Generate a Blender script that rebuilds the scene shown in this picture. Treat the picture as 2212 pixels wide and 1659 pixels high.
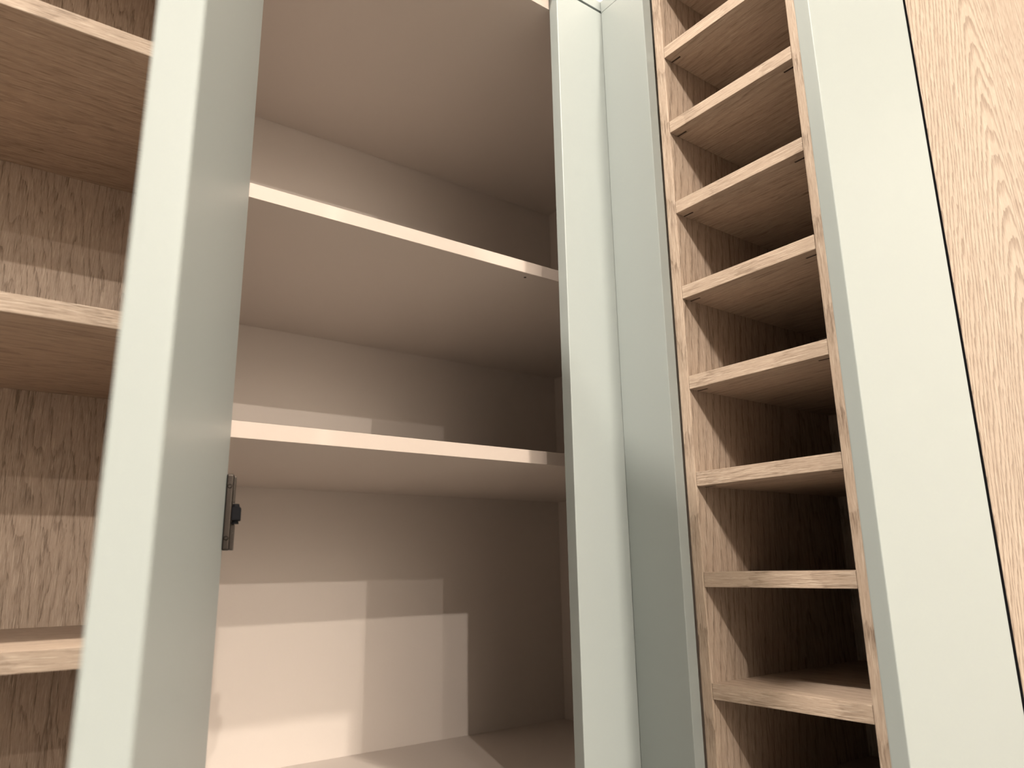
import bpy, bmesh, math, random
from mathutils import Vector, Matrix

# ------------------------------------------------------------------ reset
for o in list(bpy.data.objects):
    bpy.data.objects.remove(o, do_unlink=True)
S = bpy.context.scene
COL = S.collection
EYE = 1.50                                   # camera height above the floor

# ------------------------------------------------------------------ camera
cam_d = bpy.data.cameras.new('camera')
cam = bpy.data.objects.new('camera', cam_d)
COL.objects.link(cam)
cam_d.sensor_fit = 'HORIZONTAL'
cam_d.sensor_width = 36.0
cam_d.lens = 36.0 * 1603.6 / 2212.0
cam_d.clip_start = 0.01
_r = Vector((0.80361873, -0.594917, -0.01645301))
_u = Vector((-0.13084873, -0.20358541, 0.97027398))
_f = Vector((0.58058208, 0.77757749, 0.24144918))
M = Matrix((( _r.x, _u.x, -_f.x), (_r.y, _u.y, -_f.y), (_r.z, _u.z, -_f.z)))
cam.matrix_world = Matrix.Translation((-0.7347, -0.7268, EYE)) @ M.to_4x4()
cam_d.dof.use_dof = True
cam_d.dof.focus_distance = 0.95
cam_d.dof.aperture_fstop = 5.6
S.camera = cam

# ------------------------------------------------------------------ world, exposure
S.view_settings.view_transform = 'Standard'
S.view_settings.look = 'None'
S.view_settings.exposure = -0.2
S.view_settings.gamma = 1.0
S.view_settings.use_curve_mapping = False
wd = bpy.data.worlds.new('world')
S.world = wd
wd.use_nodes = True
bg = wd.node_tree.nodes['Background']
bg.inputs[0].default_value = (1.0, 0.90, 0.79, 1)
bg.inputs[1].default_value = 0.035

# ceiling spot positions: x, y, power, radius of the lamp
LIGHT_COL = (1.0, 0.90, 0.79)
LIGHTS = [
    (-2.08, -5.39, 590, 0.028),
    (0.19, -7.66, 600, 0.028),
    (-2.11, -7.68, 280, 0.028),
    (0.16, -3.12, 510, 0.060),
    (0.18, -5.39, 165, 0.028),
    (-2.20, -0.86, 600, 0.070),
]
LAMP_H = 2.80                                # lamps above eye height

# ------------------------------------------------------------------ node helpers
def new_mat(name):
    m = bpy.data.materials.new(name)
    m.use_nodes = True
    nt = m.node_tree
    for n in list(nt.nodes):
        nt.nodes.remove(n)
    out = nt.nodes.new('ShaderNodeOutputMaterial')
    b = nt.nodes.new('ShaderNodeBsdfPrincipled')
    nt.links.new(b.outputs[0], out.inputs[0])
    return m, nt, b

def plain(name, col, rough=0.5, metal=0.0, spec=0.5, speck=0.0, bump=0.0, bscale=600):
    m, nt, b = new_mat(name)
    b.inputs['Roughness'].default_value = rough
    b.inputs['Metallic'].default_value = metal
    b.inputs['Specular IOR Level'].default_value = spec
    tc = nt.nodes.new('ShaderNodeTexCoord')
    no = nt.nodes.new('ShaderNodeTexNoise')
    no.inputs['Scale'].default_value = bscale
    no.inputs['Detail'].default_value = 2
    nt.links.new(tc.outputs['Object'], no.inputs['Vector'])
    mx = nt.nodes.new('ShaderNodeMix')
    mx.data_type = 'RGBA'
    mx.inputs[6].default_value = (*[c * (1 - speck) for c in col], 1)
    mx.inputs[7].default_value = (*[min(1, c * (1 + speck)) for c in col], 1)
    nt.links.new(no.outputs[0], mx.inputs[0])
    nt.links.new(mx.outputs[2], b.inputs['Base Color'])
    if bump:
        bp = nt.nodes.new('ShaderNodeBump')
        bp.inputs['Strength'].default_value = bump
        bp.inputs['Distance'].default_value = 0.0004
        nt.links.new(no.outputs[0], bp.inputs['Height'])
        nt.links.new(bp.outputs[0], b.inputs['Normal'])
    return m

def oak(name, grain, across, base, dark, pale, cathedral=0.5, x0=0.0, spread=0.3, width=0.04, freq=9.0, legs=3.2, wobble=2.2, lw=0.62):
    """Oak foil: grain = axis the grain runs along, across = axis across the face."""
    m, nt, b = new_mat(name)
    N, L = nt.nodes, nt.links
    tc = N.new('ShaderNodeTexCoord')
    oi = N.new('ShaderNodeObjectInfo')
    sep = N.new('ShaderNodeSeparateXYZ')
    L.new(tc.outputs['Object'], sep.inputs[0])
    ax = {'X': 0, 'Y': 1, 'Z': 2}
    third = [a for a in 'XYZ' if a not in (grain, across)][0]

    def math_(op, a, bb=None, c=None):
        n = N.new('ShaderNodeMath')
        n.operation = op
        for i, v in enumerate((a, bb, c)):
            if v is None:
                continue
            if isinstance(v, (int, float)):
                n.inputs[i].default_value = v
            else:
                L.new(v, n.inputs[i])
        return n.outputs[0]
    rnd = math_('MULTIPLY', oi.outputs['Random'], 37.0)
    G = sep.outputs[ax[grain]]
    A = sep.outputs[ax[across]]
    D = sep.outputs[ax[third]]
    # coordinates: (across, depth, grain + random)
    cmb = N.new('ShaderNodeCombineXYZ')
    L.new(math_('ADD', A, rnd), cmb.inputs[0])
    L.new(D, cmb.inputs[1])
    L.new(G, cmb.inputs[2])

    def noise(sx, sz, scale, detail=4, rough=0.6, dist=0.0):
        mp = N.new('ShaderNodeMapping')
        mp.inputs['Scale'].default_value = (sx, sx, sz)
        L.new(cmb.outputs[0], mp.inputs[0])
        n = N.new('ShaderNodeTexNoise')
        n.inputs['Scale'].default_value = scale
        n.inputs['Detail'].default_value = detail
        n.inputs['Roughness'].default_value = rough
        n.inputs['Distortion'].default_value = dist
        L.new(mp.outputs[0], n.inputs['Vector'])
        return n.outputs[0]

    def ramp(v, p0, p1):
        r = N.new('ShaderNodeMapRange')
        r.inputs[1].default_value = p0
        r.inputs[2].default_value = p1
        L.new(v, r.inputs[0])
        return r.outputs[0]
    wob = noise(1.0, 0.16, 26, 3, 0.55)
    wob2 = noise(1.0, 0.30, 140, 3, 0.6)
    # cathedral figure: nested arches running along the grain
    ac = math_('SUBTRACT', A, x0)
    if spread:
        ac = math_('SUBTRACT', ac, math_('MULTIPLY', math_('SUBTRACT', oi.outputs['Random'], 0.5), spread))
    ac = math_('ADD', ac, math_('MULTIPLY', math_('SUBTRACT', wob, 0.5), 0.05))
    q = math_('DIVIDE', ac, width)
    par = math_('SUBTRACT', math_('SQRT', math_('ADD', math_('MULTIPLY', q, q), 1.0)), 1.0)
    ph = math_('ADD', math_('MULTIPLY', G, freq), math_('MULTIPLY', par, legs))
    ph = math_('ADD', ph, math_('MULTIPLY', wob, wobble))
    ph = math_('ADD', ph, math_('MULTIPLY', wob2, 0.45))
    ph = math_('ADD', ph, rnd)
    fr = math_('FRACT', ph)
    line = math_('MULTIPLY', ramp(fr, lw, 0.94), ramp(fr, 1.0, 0.965))
    # fine pores, short streaks, long thin cracks
    streak = noise(1.0, 0.05, 760, 3, 0.7)
    pore = noise(1.0, 0.09, 1300, 2, 0.6)
    band = noise(1.0, 0.05, 75, 4, 0.6, 0.5)
    tone = noise(1.0, 0.25, 9, 2, 0.5)
    vein = noise(1.0, 0.045, 62, 3, 0.55, 0.6)
    crack = math_('MULTIPLY', ramp(math_('ABSOLUTE', math_('SUBTRACT', vein, 0.5)), 0.020, 0.002),
                  ramp(noise(1.0, 0.12, 55, 2, 0.5), 0.50, 0.60))
    line = math_('MULTIPLY', line, math_('ADD', 0.40, ramp(streak, 0.40, 0.60)))
    darkf = math_('MULTIPLY', ramp(streak, 0.50, 0.68), 0.36)
    darkf = math_('ADD', darkf, math_('MULTIPLY', math_('MULTIPLY', ramp(band, 0.53, 0.70), ramp(streak, 0.38, 0.56)), 0.38))
    darkf = math_('ADD', darkf, math_('MULTIPLY', ramp(pore, 0.54, 0.66), 0.20))
    darkf = math_('ADD', darkf, math_('MULTIPLY', crack, 0.60))
    darkf = math_('ADD', darkf, math_('MULTIPLY', line, cathedral))
    darkf = math_('ADD', darkf, math_('MULTIPLY', ramp(tone, 0.4, 0.7), 0.12))
    dk = N.new('ShaderNodeClamp')
    L.new(darkf, dk.inputs[0])
    palef = math_('MULTIPLY', ramp(noise(1.0, 0.05, 720, 2, 0.65), 0.54, 0.68), 0.75)
    m1 = N.new('ShaderNodeMix')
    m1.data_type = 'RGBA'
    m1.inputs[6].default_value = (*base, 1)
    m1.inputs[7].default_value = (*dark, 1)
    L.new(dk.outputs[0], m1.inputs[0])
    m2 = N.new('ShaderNodeMix')
    m2.data_type = 'RGBA'
    m2.inputs[7].default_value = (*pale, 1)
    L.new(m1.outputs[2], m2.inputs[6])
    L.new(palef, m2.inputs[0])
    L.new(m2.outputs[2], b.inputs['Base Color'])
    b.inputs['Roughness'].default_value = 0.55
    b.inputs['Specular IOR Level'].default_value = 0.35
    h = math_('SUBTRACT', palef, dk.outputs[0])
    bp = N.new('ShaderNodeBump')
    bp.inputs['Strength'].default_value = 0.35
    bp.inputs['Distance'].default_value = 0.0006
    L.new(h, bp.inputs['Height'])
    L.new(bp.outputs[0], b.inputs['Normal'])
    return m

OAK = ((0.435, 0.337, 0.262), (0.193, 0.138, 0.100), (0.555, 0.455, 0.368))
MAT = {
    'sage': plain('sage_lacquer', (0.268, 0.296, 0.288), 0.38, spec=0.3, speck=0.01, bump=0.02, bscale=900),
    'interior': plain('cashmere_melamine', (0.56, 0.50, 0.455), 0.5, spec=0.35, speck=0.012, bump=0.03, bscale=900),
    'edge_band': plain('dimmed_edge_band', (0.415, 0.352, 0.31), 0.45, spec=0.25),  # edging coloured darker than the boards to tone down the bright fronts
    'oak_x': oak('oak_grain_x', 'X', 'Y', *OAK, cathedral=0.35),
    'oak_y': oak('oak_grain_y', 'Y', 'X', *OAK, cathedral=0.30),
    'oak_zx': oak('oak_grain_z', 'Z', 'X', *OAK, cathedral=0.55),
    'oak_wall': oak('oak_grain_wall', 'Z', 'X', (0.335, 0.268, 0.21), (0.17, 0.122, 0.088), (0.44, 0.365, 0.295),
                    cathedral=1.25, x0=-0.175, spread=0.0, width=0.055, freq=20.0, legs=5.4, wobble=1.3, lw=0.45),
    'black': plain('gap_shade_black', (0.004, 0.004, 0.0045), 0.9, spec=0.0),  # painted shade for the joint beside the oak panel
    'slot': plain('dark_slot', (0.035, 0.018, 0.012), 0.8),
    'nickel': plain('nickel_steel', (0.036, 0.030, 0.026), 0.30, metal=1.0),
    'black_plastic': plain('black_plastic', (0.006, 0.006, 0.007), 0.7, spec=0.06),
    'paint': plain('white_paint', (0.80, 0.78, 0.74), 0.8, speck=0.02, bump=0.05, bscale=300),
    'floor': plain('pale_floor', (0.15, 0.138, 0.125), 0.5, speck=0.06, bscale=12),
    'lamp_white': plain('lamp_trim_white', (0.85, 0.85, 0.83), 0.4),
}
ml, nt_, b_ = new_mat('lamp_lens')
b_.inputs['Base Color'].default_value = (0.9, 0.88, 0.82, 1)
b_.inputs['Emission Color'].default_value = (1, 0.88, 0.74, 1)
b_.inputs['Emission Strength'].default_value = 4.0
MAT['lens'] = ml

# ------------------------------------------------------------------ object helpers
def tag(o, label=None, cat=None, group=None, kind=None):
    if label: o['label'] = label
    if cat: o['category'] = cat
    if group: o['group'] = group
    if kind: o['kind'] = kind
    return o

def empty(name, loc):
    o = bpy.data.objects.new(name, None)
    o.location = loc
    o.empty_display_size = 0.05
    COL.objects.link(o)
    return o

def link(name, me, mat, parent, loc):
    o = bpy.data.objects.new(name, me)
    COL.objects.link(o)
    if mat is not None and not me.materials:
        me.materials.append(mat)
    o.location = loc
    if parent is not None:
        o.parent = parent
        # location given in world space for unrotated parents
        o.location = Vector(loc) - wloc(parent)
    return o

def wloc(o):
    v = Vector((0, 0, 0))
    while o is not None:
        v += o.location
        o = o.parent
    return v

def box_mesh(name, sx, sy, sz, bevel=0.0006, seg=2):
    bm = bmesh.new()
    bmesh.ops.create_cube(bm, size=1.0)
    bmesh.ops.scale(bm, vec=(sx, sy, sz), verts=bm.verts)
    if bevel:
        bmesh.ops.bevel(bm, geom=bm.edges[:], offset=min(bevel, min(sx, sy, sz) * 0.45),
                        segments=seg, affect='EDGES', profile=0.6)
    me = bpy.data.meshes.new(name)
    bm.to_mesh(me)
    bm.free()
    return me

def box(name, x0, x1, y0, y1, z0, z1, mat, parent=None, bevel=0.0006):
    """z relative to the eye height."""
    me = box_mesh(name, x1 - x0, y1 - y0, z1 - z0, bevel)
    return link(name, me, MAT[mat], parent, ((x0 + x1) / 2, (y0 + y1) / 2, EYE + (z0 + z1) / 2))

FL = -EYE                                   # floor, relative to the eye
TOP = 0.870                                 # top of the tall units
T = 0.018                                   # board thickness

# ================================================================== setting
CEIL = LAMP_H + 0.035
tag(box('floor', -5.0, 4.0, -10.0, 0.80, FL - 0.05, FL, 'floor'), kind='structure')
tag(box('ceiling', -5.0, 4.0, -10.0, 0.80, CEIL, CEIL + 0.08, 'paint'), kind='structure')
tag(box('wall_back', -5.0, 4.0, 0.70, 0.80, FL, CEIL, 'paint'), kind='structure')
tag(box('bounce_wall_right', 3.9, 4.0, -10.0, 0.6995, FL, CEIL, 'paint'), kind='structure')  # unseen white wall, added to bounce ambient light from the right
tag(box('bounce_wall_front', -5.0, 3.8995, -9.1, -9.0, FL, CEIL, 'paint'), kind='structure')  # unseen wall opposite, added to brighten the left of the cabinet interior
# boxed-in bulkhead on top of the cabinet run
tag(box('trim_1', -0.56, 0.60, 0.012, 0.69, 0.893, 1.60, 'paint'), kind='structure')
tag(box('trim_2', 0.012, 0.60, -0.3245, 0.0115, 0.893, 1.60, 'paint'), kind='structure')

# ================================================================== corner cabinet with open door
AX = -0.0939                                # left edge of the corner filler
HX = -0.531                                 # hinge line of the door
CX1 = 0.3464                                # right inner wall
YB = 0.5567                                 # inner back
ZB = -0.3057                                # top of the bottom board
ZT = 0.866
TC = 0.01854                                # interior shelf thickness
cab = empty('corner_cabinet', (-0.1, 0.27, EYE + FL))
tag(cab, 'deep corner cabinet with beige interior shelves and its pale sage door standing open', 'cabinet')
box('side_panel', HX - T, HX, 0.0205, YB, FL + 0.10, ZT, 'interior', cab)
box('side_panel', CX1, CX1 + T, 0.0205, YB, FL + 0.10, ZT, 'interior', cab)
box('back_panel', HX - T, CX1 + T, YB, YB + 0.010, FL + 0.10, ZT, 'interior', cab)
box('bottom_panel', HX + 0.0003, CX1 - 0.0003, 0.030, YB - 0.0003, ZB - T, ZB, 'interior', cab)
box('light_block_panel', AX + 0.030, CX1 - 0.0003, 0.0205, 0.0365, ZB + 0.0005, 0.8420, 'interior', cab)  # hidden closing panel, added to keep light out of the blind corner
box('top_panel', HX + 0.0003, CX1 - 0.0003, 0.0205, YB - 0.0003, ZT - 0.004, ZT, 'interior', cab)
box('plinth', HX - T, CX1, 0.06, 0.076, FL, FL + 0.0995, 'sage', cab)
box('lower_door', HX, AX - 0.002, 0.0, 0.018, FL + 0.11, ZB - 0.025, 'sage', cab, 0.001)
# shelves
def shelf(z, y0):
    me = box_mesh('shelf', CX1 - HX - 0.001, YB - y0 - 0.0005, TC, 0.0007)
    o = link('shelf', me, MAT['interior'], cab, ((HX + CX1) / 2, (y0 + YB) / 2, EYE + z - TC / 2))
    eb = box_mesh('edge_band', CX1 - HX - 0.001, 0.0010, TC, 0.0003, 1)
    link('edge_band', eb, MAT['edge_band'], o, ((HX + CX1) / 2, y0 - 0.0006, EYE + z - TC / 2))
    return o
s0 = shelf(0.8427 + TC, 0.0195)
s1 = shelf(0.4453, 0.0869)
s2 = shelf(0.1610, 0.0869)
# small drilled hole under the middle shelf
bm = bmesh.new()
bmesh.ops.create_cone(bm, cap_ends=True, segments=20, radius1=0.0021, radius2=0.0021, depth=0.0008)
me = bpy.data.meshes.new('screw_hole'); bm.to_mesh(me); bm.free()
h = link('screw_hole', me, MAT['slot'], s1, (-0.0890, 0.1006, EYE + 0.4453 - TC))

# open door: local +X runs from the hinge to the free edge, local +Y is the inner face
DW, DT, DANG = 0.437, 0.0201, math.radians(-108.9)
DZ0, DZ1 = ZB - 0.02, 0.868
def local_box(name, x0, x1, y0, y1, z0, z1, mat, parent, bevel=0.0006, seg=2):
    me = box_mesh(name, x1 - x0, y1 - y0, z1 - z0, bevel, seg)
    o = bpy.data.objects.new(name, me)
    me.materials.append(MAT[mat])
    COL.objects.link(o)
    o.location = ((x0 + x1) / 2, (y0 + y1) / 2, (z0 + z1) / 2)
    o.parent = parent
    return o
bm = bmesh.new()
bmesh.ops.create_cube(bm, size=1.0)
bmesh.ops.scale(bm, vec=(DW, DT, DZ1 - DZ0), verts=bm.verts)
bmesh.ops.translate(bm, vec=(DW / 2, -DT / 2, (DZ0 + DZ1) / 2), verts=bm.verts)
bmesh.ops.bevel(bm, geom=bm.edges[:], offset=0.0012, segments=3, affect='EDGES', profile=0.6)
me = bpy.data.meshes.new('door'); bm.to_mesh(me); bm.free()
door = link('door', me, MAT['sage'], cab, (HX, 0.0, EYE))
door.rotation_euler.z = DANG
tag(door, 'pale sage green cabinet door standing open, edge towards the viewer')
def hinge(zc):
    local_box('hinge_plate', -0.001, 0.012, 0.0002, 0.0064, zc - 0.0350, zc + 0.0350, 'nickel', door, 0.0014, 3)
    local_box('hinge_rail', -0.013, -0.0015, 0.0010, 0.0078, zc + 0.0095, zc + 0.0345, 'nickel', door, 0.0008)
    local_box('hinge_rail', -0.013, -0.0015, 0.0005, 0.0092, zc - 0.0345, zc - 0.0105, 'nickel', door, 0.0008)
    local_box('hinge_damper', -0.008, 0.006, 0.0060, 0.0142, zc - 0.0075, zc + 0.0050, 'black_plastic', door, 0.0012, 3)
    for dz in (0.0235, -0.0240):
        bm = bmesh.new()
        bmesh.ops.create_cone(bm, cap_ends=True, segments=16, radius1=0.0022, radius2=0.0014, depth=0.0012,
                              matrix=Matrix.Rotation(math.radians(90), 4, 'Y'))
        me = bpy.data.meshes.new('hinge_screw'); bm.to_mesh(me); bm.free()
        me.materials.append(MAT['nickel'])
        o = bpy.data.objects.new('hinge_screw', me); COL.objects.link(o)
        o.location = (0.0124, 0.0034, zc + dz); o.parent = door
    for dz in (0.0066, -0.0090):
        bm = bmesh.new()
        bmesh.ops.create_cone(bm, cap_ends=True, segments=14, radius1=0.0036, radius2=0.0028, depth=0.0030)
        me = bpy.data.meshes.new('damper_cap'); bm.to_mesh(me); bm.free()
        me.materials.append(MAT['black_plastic'])
        o = bpy.data.objects.new('damper_cap', me); COL.objects.link(o)
        o.location = (0.0, 0.0095, zc + dz); o.parent = door
hinge(0.0555)

# ================================================================== corner fillers
f1 = box('filler_panel', AX, 0.0174, 0.0, 0.018, FL, TOP, 'sage', bevel=0.0012)
tag(f1, 'narrow sage filler panel beside the cabinet opening, left of the inside corner', 'panel')
f2 = box('filler_panel', 0.0, 0.0174, -0.0887, -0.0004, FL, TOP, 'sage', bevel=0.0012)
tag(f2, 'narrow shaded sage filler panel between the inside corner and the wine rack', 'panel')

# ================================================================== wine rack tower
XO, YW1, YW2, XWB = 0.0196, -0.1054, -0.3031, 0.348
rack = empty('wine_rack', (0.18, (YW1 + YW2) / 2, EYE + FL))
tag(rack, 'tall narrow oak wine rack tower of stacked open compartments', 'wine rack')
box('side_panel', XO, XWB, YW1, -0.0892, FL + 0.10, TOP, 'oak_zx', rack, 0.0016)
box('side_panel', XO, XWB, -0.3208, YW2, FL + 0.10, TOP, 'oak_zx', rack, 0.0016)
box('back_panel', XWB, XWB + 0.008, -0.3208, -0.0892, FL + 0.10, TOP, 'oak_zx', rack)
box('plinth', 0.06, XWB, -0.3208, -0.0892, FL, FL + 0.0995, 'sage', rack)
box('top_panel', XO, XWB - 0.0003, YW2 + 0.0003, YW1 - 0.0003, TOP - T, TOP, 'oak_y', rack)
WZ = [0.7461, 0.6219, 0.4953, 0.3689, 0.2428, 0.1160, -0.0079, -0.1369, -0.2632, -0.3895, -0.5158]
sh_me = box_mesh('shelf', XWB - XO - 0.0006, YW1 - YW2 - 0.0006, T, 0.0007)
slot_me = box_mesh('slot', 0.0026, 0.0160, 0.0006, 0)
for i, z in enumerate(WZ):
    s = link('shelf', sh_me, MAT['oak_y'], rack, ((XO + XWB) / 2, (YW1 + YW2) / 2, EYE + z - T / 2))
    if i < 6:
        link('slot', slot_me, MAT['slot'], s, (XO + 0.0165, YW1 - 0.0087, EYE + z - T))
        link('slot', slot_me, MAT['slot'], s, (XO + 0.0165, YW2 + 0.0140, EYE + z - T))

# ================================================================== end panel, oak wall panel
e = box('end_panel', 0.0, 0.2645, -0.3435, -0.3251, FL, TOP + 0.02, 'sage', bevel=0.0012)
tag(e, 'wide pale sage end panel on the right side of the wine rack', 'panel')
w = box('oak_panel', 0.2745, 1.10, -0.3435, -0.3251, FL, 1.30, 'oak_wall', bevel=0.0010)
tag(w, 'light oak wall panel with arched grain at the far right edge', 'panel')
box('gap_shade_strip', 0.2647, 0.2743, -0.3424, -0.3260, FL, TOP + 0.02, 'black', w, 0)  # black filler standing in for the darkness of the open joint

# ================================================================== open oak shelf unit on the left
YL, YLB = 0.0271, 0.3526
XL0, XL1 = -1.62, -0.569
osu = empty('open_shelf_unit', ((XL0 + XL1) / 2, 0.2, EYE + FL))
tag(osu, 'open oak shelf unit behind the open door at the left', 'shelf unit')
box('side_panel', XL1, XL1 + T, YL, YLB, FL + 0.10, TOP, 'oak_zx', osu, 0.0008)
box('side_panel', XL0 - T, XL0, YL, YLB, FL + 0.10, TOP, 'oak_zx', osu, 0.0008)
box('back_panel', XL0 - T, XL1 + T, YLB, YLB + 0.008, FL + 0.10, TOP, 'oak_zx', osu)
box('plinth', XL0 - T, XL1 + T, YL + 0.05, YL + 0.066, FL, FL + 0.0995, 'oak_x', osu)
box('top_panel', XL0 + 0.0003, XL1 - 0.0003, YL, YLB - 0.0003, TOP - T, TOP, 'oak_x', osu)
lsh = box_mesh('shelf', XL1 - XL0 - 0.0006, YLB - YL - 0.0006, T, 0.0008)
for z in (0.5408, 0.2430, -0.0583, -0.36, -0.66, -0.96, -1.26):
    link('shelf', lsh, MAT['oak_x'], osu, ((XL0 + XL1) / 2, (YL + YLB) / 2, EYE + z - T / 2))

# ================================================================== cornice strips over the fillers
c1 = box('cornice_strip', -0.53, 0.0174, 0.0012, 0.0115, TOP + 0.0055, 0.8928, 'sage', bevel=0.0006)
tag(c1, 'thin sage cornice strip above the filler left of the inside corner', 'cornice')
c2 = box('cornice_strip', 0.0010, 0.0115, -0.3250, 0.0008, TOP + 0.0015, 0.8928, 'sage', bevel=0.0006)
tag(c2, 'thin sage cornice strip above the filler next to the wine rack', 'cornice')

# ================================================================== ceiling spots
def ring_mesh(r0, r1, h, n=40):
    bm = bmesh.new()
    prof = [(r0, 0), (r0, -h), (r1 - 0.002, -h), (r1, -h + 0.002), (r1, 0)]
    rows = []
    for k in range(n):
        a = 2 * math.pi * k / n
        rows.append([bm.verts.new((r * math.cos(a), r * math.sin(a), z)) for r, z in prof])
    for k in range(n):
        A, B = rows[k], rows[(k + 1) % n]
        for j in range(len(prof) - 1):
            bm.faces.new((A[j], B[j], B[j + 1], A[j + 1]))
    bmesh.ops.recalc_face_normals(bm, faces=bm.faces)
    me = bpy.data.meshes.new('trim_ring'); bm.to_mesh(me); bm.free()
    return me
ring = ring_mesh(0.074, 0.092, 0.010)
bm = bmesh.new()
bmesh.ops.create_cone(bm, cap_ends=True, segments=32, radius1=0.0735, radius2=0.0735, depth=0.004)
lens = bpy.data.meshes.new('lens'); bm.to_mesh(lens); bm.free()
places = ['in the third row from the cabinets at the left', 'in the farthest row at the right',
          'in the farthest row at the left', 'in the second row from the cabinets at the right',
          'in the third row from the cabinets at the right', 'in the nearest row, beside the open shelf unit']
for (x, y, pw, rad), wh in zip(LIGHTS, places):
    e = empty('ceiling_spot', (x, y, EYE + CEIL))
    tag(e, 'small round white ceiling spot ' + wh, 'lamp', 'ceiling spots')
    link('trim_ring', ring, MAT['lamp_white'], e, (x, y, EYE + CEIL - 0.0002))
    link('lens', lens, MAT['lens'], e, (x, y, EYE + CEIL - 0.0022))
    ld = bpy.data.lights.new('spot_bulb', 'POINT')
    ld.energy = pw
    ld.color = LIGHT_COL
    ld.shadow_soft_size = rad
    lo = bpy.data.objects.new('spot_bulb', ld)
    COL.objects.link(lo)
    lo.location = (0, 0, -0.035 - rad)
    lo.parent = e
